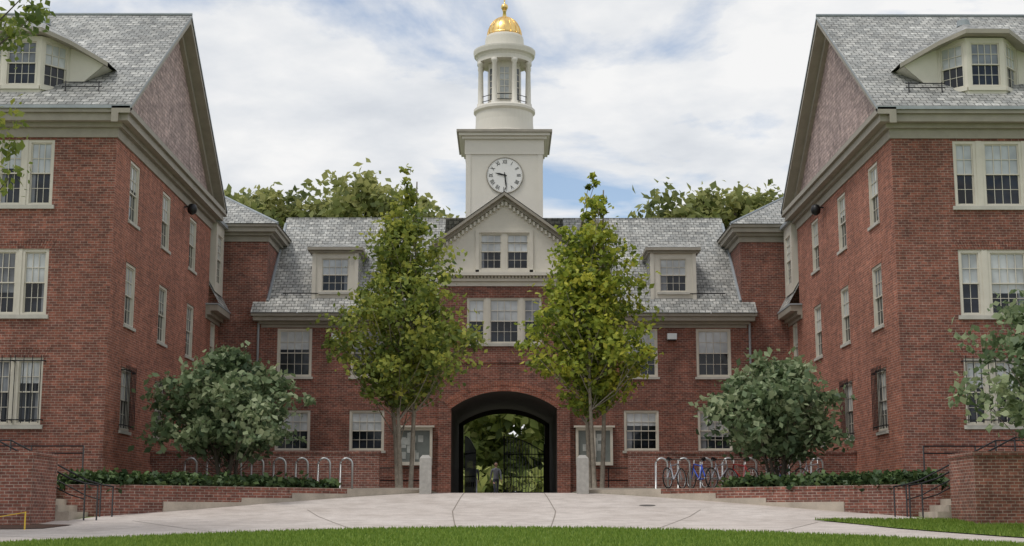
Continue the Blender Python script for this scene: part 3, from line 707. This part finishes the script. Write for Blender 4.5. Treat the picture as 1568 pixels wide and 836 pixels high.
def tree(name,base,prof,ncl,per,size,crad,mat,bark,stems,seed,shade0=.5,hollow=.3,trunk_r=.09,var=.25,off=.14,wob=1.0):
    rg=random.Random(seed)
    zs=np.array([p[0] for p in prof]); rs=np.array([p[1] for p in prof])
    o=Obj(name,base)
    so=np.argsort(zs); zs=zs[so]; rs=rs[so]
    zz=np.linspace(zs.min(),zs.max(),60); ww=np.interp(zz,zs,rs)**1.5+.05
    ww/=ww.sum()
    ph=[rg.random()*6.28 for _ in range(6)]
    cen=[];rad=[]
    for i in range(ncl):
        z=rg.choices(list(zz),list(ww))[0]+rg.uniform(-.1,.1); a=rg.random()*2*math.pi
        R_=float(np.interp(z,zs,rs))*(1+wob*(.17*math.sin(3*a+z*1.3+ph[0])+.15*math.sin(2*a-z*2.3+ph[1])+.13*math.sin(4.2*z+ph[2])))
        rr=R_*(hollow+(1-hollow)*rg.random())*(.92+.22*rg.random()) if rg.random()<.8 else R_*rg.random()
        cen.append((base[0]+rr*math.cos(a),base[1]+rr*math.sin(a),z)); rad.append(crad*(.5+.9*rg.random())*min(1,.4+R_*.5))
    st=[]
    ztop=zs.max()
    for k in range(stems):
        a=2*math.pi*k/max(1,stems)+.3; of=off if stems>1 else 0
        lean=rg.uniform(.25,.7) if stems>1 else .1
        pts=[];rr=[]
        tt=ztop*(.97 if k==0 else rg.uniform(.6,.85))
        for j in range(9):
            t=j/8; z=base[2]-.1+(tt-base[2])*t
            pts.append((base[0]+math.cos(a)*(of+lean*t*(0.4 if k==0 else 1))+.05*math.sin(5*t+k),base[1]+math.sin(a)*(of+lean*t)+.05*math.cos(4*t+k),z)); rr.append(trunk_r*(1-.85*t)+.012)
        o.tube('trunk',bark,pts,rr,8); st.append(pts)
    for i,c in enumerate(cen):
        if i%3: continue
        pts=rg.choice(st); q=Vector(c)
        hd=math.hypot(c[0]-base[0],c[1]-base[1])
        zt=c[2]-hd*rg.uniform(.5,1.1)-.2
        best=min(pts[1:],key=lambda p:abs(p[2]-zt)); p0=Vector(best)
        mid=(p0+q)/2+Vector((0,0,-.12*hd))
        o.tube('limbs',bark,[p0,mid,q],[trunk_r*.32,trunk_r*.2,.008],5)
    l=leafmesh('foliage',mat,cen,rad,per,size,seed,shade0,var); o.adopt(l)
    o.finish(); return o
Lz=[(3.7,.5),(4.4,1.5),(5.2,2.1),(5.9,2.4),(6.7,2.35),(7.9,1.9),(9.1,1.45),(10.3,.95),(11.3,.55),(12.0,.28),(12.6,.05)]
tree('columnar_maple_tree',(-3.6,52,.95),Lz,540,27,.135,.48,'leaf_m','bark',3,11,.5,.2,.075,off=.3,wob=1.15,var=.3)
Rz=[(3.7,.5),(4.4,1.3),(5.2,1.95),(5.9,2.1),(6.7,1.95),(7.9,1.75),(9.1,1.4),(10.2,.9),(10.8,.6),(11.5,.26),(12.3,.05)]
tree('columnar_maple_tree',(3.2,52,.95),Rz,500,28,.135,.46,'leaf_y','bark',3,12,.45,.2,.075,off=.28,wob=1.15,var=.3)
Sz=[(1.95,1.0),(2.4,1.9),(3.0,2.15),(3.8,1.85),(4.5,1.15),(5.0,.6),(5.3,.15)]
tree('viburnum_shrub_tree',(-8.6,45.6,.85),Sz,300,34,.15,.44,'leaf_d','bark_dark',5,21,.5,.35,.05,off=.2,wob=1.3,var=.3)
Sz2=[(1.9,.8),(2.3,1.65),(3.0,1.95),(3.8,1.6),(4.4,1.05),(4.9,.5),(5.15,.12)]
tree('viburnum_shrub_tree',(8.45,45.4,.85),Sz2,250,32,.15,.44,'leaf_d','bark_dark',5,22,.56,.35,.05,off=.2,wob=1.3,var=.3)
tree('dogwood_tree',(13.6,33,-.37),[(1.5,1.2),(2.2,2.3),(3.2,2.7),(4.2,2.4),(5.1,1.4),(5.8,.3)],280,42,.13,.5,'leaf_d','bark_dark',3,31,.6,.4,.08)
tree('oak_tree',(-14.4,31,-.45),[(3.2,.8),(5,2.2),(6.3,2.9),(7.4,3.3),(8.3,3.0),(9.5,2.6),(10.4,2.9),(11.3,3.9),(12.5,4.0),(14,2)],340,36,.13,.5,'leaf_m','bark_dark',1,32,.35,.4,.22)
bg=Obj('background_trees',(0,92,1))
rg=random.Random(5); cen=[];rad=[]
def crown(x,y,zt,r,n):
    zc_=zt-r*1.0
    for i in range(n):
        a=rg.random()*6.28; u=rg.uniform(-1,1); q=math.sqrt(1-u*u); k=.35+.7*rg.random()
        cen.append((x+r*k*q*math.cos(a)*1.15,y+r*k*q*math.sin(a),zc_+r*k*u)); rad.append(.5+.55*rg.random())
    bg.tube('trunks','bark_dark',[(x,y,.8),(x+.3,y,zc_+r*.4)],[.35,.08],7)
    for i in range(12):
        c_=cen[-1-rg.randrange(n)]; bg.tube('limbs','bark_dark',[(x,y,zc_-r*.5),(c_[0],c_[1],c_[2])],[.12,.02],5)
for x,y,zt,r,n in ((-15.3,90,20.7,2.7,60),(-12.0,94,21.3,2.6,60),(-8.8,89,21.2,2.5,60),(-6.0,93,20.3,2.2,44),(-18.2,92,19.6,2.3,40),(-4.2,91,19.4,1.8,26),
                   (11.2,90,20.6,2.3,50),(14.6,92,21.4,2.6,60),(17.4,90,20.3,2.2,44),(9.3,93,19.2,1.6,22)):
    crown(x,y,zt,r,n)
l=leafmesh('crowns','leaf_b',cen,rad,34,.34,77,.5,.28,gauss=.6); bg.adopt(l)
cen=[];rad=[]
for i in range(640):
    x=rg.uniform(-14,14); y=rg.uniform(97,116); cen.append((x,y,rg.uniform(1.0,11))); rad.append(.9+.8*rg.random())
for i in range(60):
    x=rg.uniform(-9,9); y=rg.uniform(86,92)
    if abs(x)<1.6: continue
    cen.append((x,y,rg.uniform(1.1,2.6))); rad.append(.5+.5*rg.random())
l=leafmesh('understorey','leaf_u',cen,rad,45,.5,78,.45,.3); bg.adopt(l)
bg.finish()
for s in (-1,1):
    cen=[];rad=[]
    for i in range(420):
        t=rg.random()**1.3; y=40.3+t*(5.6 if s<0 else 4.2); xi=11.0-(y-40)*1.03
        x=xi+.25+rg.random()*min(2.8,12-xi-.3)
        if x>12: continue
        cen.append((s*x,y+.2,.86+rg.random()*.2)); rad.append(.25+.15*rg.random())
    leafmesh('ivy_ground_cover','ivy',cen,rad,40,.12,90+s,.5,.3,.5)
def blades(name,pts,seed,h=.075,w=.016):
    rg=np.random.RandomState(seed); n=len(pts); P=np.array(pts)
    a=rg.rand(n)*6.28; d=np.stack([np.cos(a),np.sin(a),np.zeros(n)],1)*w*(.6+.8*rg.rand(n))[:,None]
    tip=P+np.stack([rg.normal(0,.02,n),rg.normal(0,.02,n),h*(.5+.8*rg.rand(n))],1)
    V=np.stack([P-d,P+d,tip],1).reshape(-1,3)
    me=bpy.data.meshes.new(name); me.vertices.add(3*n); me.vertices.foreach_set('co',V.ravel())
    me.loops.add(3*n); me.loops.foreach_set('vertex_index',np.arange(3*n)); me.polygons.add(n)
    me.polygons.foreach_set('loop_start',np.arange(0,3*n,3)); me.update(calc_edges=True)
    at=me.attributes.new('shade','FLOAT','FACE'); at.data.foreach_set('value',np.clip(.5+rg.normal(0,.22,n),0,1))
    me.materials.append(M['blade']); o=bpy.data.objects.new(name,me); sc.collection.objects.link(o)
pts=[]
for i in range(80000):
    x=random.uniform(-12.5,12.5); ye=35-.0727*x*x; y=random.uniform(25,ye+.03)
    if y>ye+.03 or ye<25: continue
    pts.append((x,y,zg(y)+.025))
for i in range(24000):
    y=random.uniform(28,38.2); xl=float(np.interp(y,[28,31,33.5,36,37.6,38.2],[12.6,10.7,9.8,9,8.4,8.0])); xh=15 if y<36.2 else 11.6
    x=random.uniform(xl,xh); pts.append((x,y,zg(y)+.025))
blades('grass_blades',pts,3)

# ------------------------------------------------------------------ bicycles
def bicycle(x,y,z,ang,col,lean=0.0):
    b=Obj('bicycle',(x,y,z))
    ca,sa=math.cos(ang),math.sin(ang)
    def T(u,h,v=0):
        v=v+lean*h
        return (x+u*ca-v*sa,y+u*sa+v*ca,z+h)
    for cx in (-.52,.52):
        b.tube('tyre','rubber',[T(cx+.33*math.cos(a),.345+.33*math.sin(a)) for a in np.linspace(0,2*math.pi,26,endpoint=False)],.022,6,True)
        b.tube('rim','steel',[T(cx+.30*math.cos(a),.345+.30*math.sin(a)) for a in np.linspace(0,2*math.pi,26,endpoint=False)],.014,5,True)
        for a in np.linspace(0,math.pi*2,14,endpoint=False): b.tube('spokes','steel',[T(cx,.345),T(cx+.3*math.cos(a),.345+.3*math.sin(a))],.004,3)
        b.tube('hub','steel',[T(cx,.345,-.05),T(cx,.345,.05)],.025,6)
    bb=(-.08,.30); seat=(-.24,.80); hd=(.36,.82); hd2=(.40,.68)
    for p,q in ((bb,seat),(bb,hd2),((-.22,.74),hd),((-.52,.345),bb),((-.52,.345),(-.22,.74)),(hd,hd2)): b.tube('frame',col,[T(*p),T(*q)],.024,6)
    b.tube('fork',col,[T(*hd2),T(.45,.55),T(.52,.345)],.019,6)
    b.tube('handlebar','black',[T(.30,.98,-.28),T(.36,.98,-.12),T(.36,.96,0),T(.36,.98,.12),T(.30,.98,.28)],.015,6)
    b.tube('stem','steel',[T(*hd),T(.35,.96)],.016,6); b.tube('seat_post','steel',[T(*seat),T(-.27,.93)],.014,6)
    b.tube('saddle','black',[T(-.40,.96),T(-.32,.965),T(-.14,.955)],[.07,.065,.02],8)
    b.tube('crank','steel',[T(-.08,.30,-.08),T(.08,.24,-.08)],.012,5); b.tube('crank','steel',[T(-.08,.30,.08),T(-.24,.36,.08)],.012,5)
    b.tube('chainring','black',[T(-.08+.09*math.cos(a),.30+.09*math.sin(a),.05) for a in np.linspace(0,2*math.pi,14,endpoint=False)],.008,4,True)
    b.finish()
for x,y,a,c_,l_ in ((5.62,48.3,1.0,'silverp',.05),(6.4,48.5,1.9,'blue',-.05),(7.15,48.3,.8,'silverp',.06),(7.85,48.5,2.1,'redp',.04),(9.1,48.5,.9,'blue',.04),(10.1,48.4,.7,'silverp',-.04)):
    bicycle(x,y,.90,a,c_,l_)

# ------------------------------------------------------------------ people walking beyond the gate
def person(x,y,z,h,face,top,leg,phase):
    o=Obj('pedestrian',(x,y,z)); k=h/1.75
    ca,sa=math.cos(face),math.sin(face)
    def T(f,sd,up): return (x+(f*ca-sd*sa)*k,y+(f*sa+sd*ca)*k,z+up*k)
    J=[('pelvis',0,0,.95,.13,.11),('waist',0,0,1.08,.12,.10),('chest',.01,0,1.30,.16,.11),('neckb',0,0,1.47,.075,.07),('neck',.01,0,1.55,.055,.055),
       ('hipL',0,.10,.90,.09,.09),('kneeL',.12*phase,.10,.50,.062,.062),('ankL',.02*phase+.20*phase-.1,.10,.10,.042,.042),('toeL',.20*phase+.08,.11,.04,.04,.035),
       ('hipR',0,-.10,.90,.09,.09),('kneeR',.10-.14*phase,-.10,.50,.062,.062),('ankR',-.28*phase,-.10,.12,.042,.042),('toeR',-.28*phase+.16,-.11,.05,.04,.035),
       ('shL',0,.19,1.41,.065,.065),('elL',-.08*phase,.24,1.12,.046,.046),('wrL',.05-.10*phase,.25,.88,.032,.032),('paL',.08-.10*phase,.25,.80,.036,.022),
       ('shR',0,-.19,1.41,.065,.065),('elR',.06*phase,-.24,1.12,.046,.046),('wrR',.18*phase,-.25,.90,.032,.032),('paR',.21*phase,-.25,.82,.036,.022)]
    E=[(0,1),(1,2),(2,3),(3,4),(0,5),(5,6),(6,7),(7,8),(0,9),(9,10),(10,11),(11,12),(2,13),(13,14),(14,15),(15,16),(2,17),(17,18),(18,19),(19,20)]
    me=bpy.data.meshes.new('body'); me.from_pydata([T(*j[1:4]) for j in J],E,[]); ob=bpy.data.objects.new('body',me); sc.collection.objects.link(ob)
    md=ob.modifiers.new('s','SKIN'); 
    for i,j in enumerate(J): me.skin_vertices[0].data[i].radius=(j[4]*k,j[5]*k)
    me.skin_vertices[0].data[0].use_root=True
    sb=ob.modifiers.new('d','SUBSURF'); sb.levels=2; sb.render_levels=2
    dg=bpy.context.evaluated_depsgraph_get(); dg.update()
    nm=bpy.data.meshes.new_from_object(ob.evaluated_get(dg)); ob.modifiers.clear(); ob.data=nm
    nm.materials.clear()
    for mm in (leg,top,'skin','rubber'): nm.materials.append(M[mm])
    for p in nm.polygons:
        hz=(p.center.z-z)/k; dx=math.hypot(p.center.x-x,p.center.y-y)/k
        p.material_index=3 if hz<.1 else (2 if hz>1.5 or (hz<.9 and dx>.2 and hz>.7) else (1 if hz>.93 or (dx>.2 and hz>.85) else 0)); p.use_smooth=True
    o.adopt(ob)
    hc=1.66
    V=[];Fc=[];n=14;m_=10
    for j in range(m_+1):
        ph=math.pi*j/m_; up=math.cos(ph); rr=math.sin(ph)
        for i in range(n):
            a=2*math.pi*i/n; f=rr*math.cos(a)*(.098 if up>-.2 else .098-.02*abs(up)); sd=rr*math.sin(a)*(.076 if up>0 else .076-.022*abs(up))
            if abs(a)<.3 and -.35<up<.1: f+=.02
            V.append(T(.015+f,sd,hc+.118*up))
    for j in range(m_):
        for i in range(n): Fc.append((j*n+i,j*n+(i+1)%n,(j+1)*n+(i+1)%n,(j+1)*n+i))
    pp=o.part('head','skin',True); pp[0].extend(V); pp[1].extend(Fc)
    hv=o.part('hair','hair',True)
    for (fx,fy,fz) in V:
        hv[0].append((x+(fx-x)*1.08-.012*ca,y+(fy-y)*1.08-.012*sa,(fz-(z+hc*k))*1.07+z+hc*k+.006))
    for j in range(m_//2+1):
        for i in range(n):
            if j>2 and (i<3 or i>n-4): continue
            hv[1].append((j*n+i,j*n+(i+1)%n,(j+1)*n+(i+1)%n,(j+1)*n+i))
    for sd in (.03,-.03): o.tube('eyes','hair',[T(.105,sd-.01,hc+.005),T(.107,sd+.01,hc+.005)],.006*k,5)
    o.tube('mouth','redp',[T(.1,-.02,hc-.06),T(.104,0,hc-.06),T(.1,.02,hc-.06)],.004*k,4)
    for sd in (.078,-.078): o.tube('ears','skin',[T(.0,sd,hc-.03),T(.0,sd*1.1,hc+.0),T(.0,sd,hc+.025)],.01*k,5)
    for (pf,sd) in ((.08-.10*phase,.25),(.21*phase,-.25)):
        for q,(dx,ln) in enumerate(((-.03,.065),(-.01,.08),(.01,.075),(.03,.06))):
            o.tube('fingers','skin',[T(pf+dx,sd,.80),T(pf+dx+.01,sd*.99,.80-ln*.6),T(pf+dx+.025,sd*.96,.80-ln)],[.009*k,.008*k,.006*k],5)
        o.tube('thumb','skin',[T(pf+.03,sd*.97,.84),T(pf+.055,sd*.93,.80),T(pf+.055,sd*.92,.775)],[.01*k,.009*k,.007*k],5)
    o.finish()
person(-1.55,76,.96,1.76,math.radians(100),'cloth','cloth2',1)
person(-.42,75.5,.96,1.78,math.radians(-80),'cloth2','cloth',-1)

# ------------------------------------------------------------------ sky and light
wd=bpy.data.worlds.new('World'); sc.world=wd; wd.use_nodes=True
nt=wd.node_tree; nt.nodes.clear()
out=N(nt,'ShaderNodeOutputWorld')
SE,SA=62,-125
sky=N(nt,'ShaderNodeTexSky',sky_type='NISHITA'); sky.sun_disc=False
sky.sun_elevation=math.radians(SE); sky.sun_rotation=math.radians(SA)
b1=N(nt,'ShaderNodeBackground'); nt.links.new(sky.outputs[0],b1.inputs[0]); b1.inputs[1].default_value=.15
tc=N(nt,'ShaderNodeTexCoord'); sp=N(nt,'ShaderNodeSeparateXYZ'); nt.links.new(tc.outputs['Generated'],sp.inputs[0])
den=math_(nt,'ADD',math_(nt,'MAXIMUM',sp.outputs[2],0.0),.16)
cx=N(nt,'ShaderNodeCombineXYZ'); nt.links.new(math_(nt,'DIVIDE',sp.outputs[0],den),cx.inputs[0]); nt.links.new(math_(nt,'DIVIDE',sp.outputs[1],den),cx.inputs[1])
mp=N(nt,'ShaderNodeMapping'); nt.links.new(cx.outputs[0],mp.inputs[0]); mp.inputs['Location'].default_value=(3.1,1.7,0); mp.inputs['Rotation'].default_value=(0,0,.5)
nA=N(nt,'ShaderNodeTexNoise'); nt.links.new(mp.outputs[0],nA.inputs['Vector']); nA.inputs['Scale'].default_value=2.1; nA.inputs['Detail'].default_value=9; nA.inputs['Roughness'].default_value=.56; nA.inputs['Distortion'].default_value=.3
nB=N(nt,'ShaderNodeTexNoise'); nt.links.new(mp.outputs[0],nB.inputs['Vector']); nB.inputs['Scale'].default_value=2.6; nB.inputs['Detail'].default_value=6; nB.inputs['Roughness'].default_value=.55
cov=ramp(nt,nA.outputs['Fac'],[(.35,(.1,.1,.1)),(.48,(1,1,1))])
ccol=ramp(nt,nB.outputs['Fac'],[(.32,(.66,.70,.76)),(.46,(.81,.835,.87)),(.60,(.97,.97,.97))])
b2=N(nt,'ShaderNodeBackground'); nt.links.new(ccol,b2.inputs[0]); b2.inputs[1].default_value=.95
mx=N(nt,'ShaderNodeMixShader'); nt.links.new(cov,mx.inputs[0]); nt.links.new(b1.outputs[0],mx.inputs[1]); nt.links.new(b2.outputs[0],mx.inputs[2])
nt.links.new(mx.outputs[0],out.inputs[0])
sd=bpy.data.lights.new('sun','SUN'); sd.energy=1.5; sd.angle=math.radians(14); sd.color=(1,.96,.9)
so=bpy.data.objects.new('sun',sd); sc.collection.objects.link(so)
az=math.radians(SA); el=math.radians(SE)
dirv=Vector((math.sin(az)*math.cos(el),math.cos(az)*math.cos(el),math.sin(el)))
so.rotation_euler=dirv.to_track_quat('Z','Y').to_euler(); so.location=dirv*100

cam=bpy.data.cameras.new('camera'); co=bpy.data.objects.new('camera',cam); sc.collection.objects.link(co)
cam.sensor_width=36; cam.lens=36*2230/1568; cam.clip_end=3000; cam.clip_start=.1
co.location=(0,0,0); co.rotation_euler=(math.radians(90+9.5),0,-math.atan(12/2230))
sc.camera=co
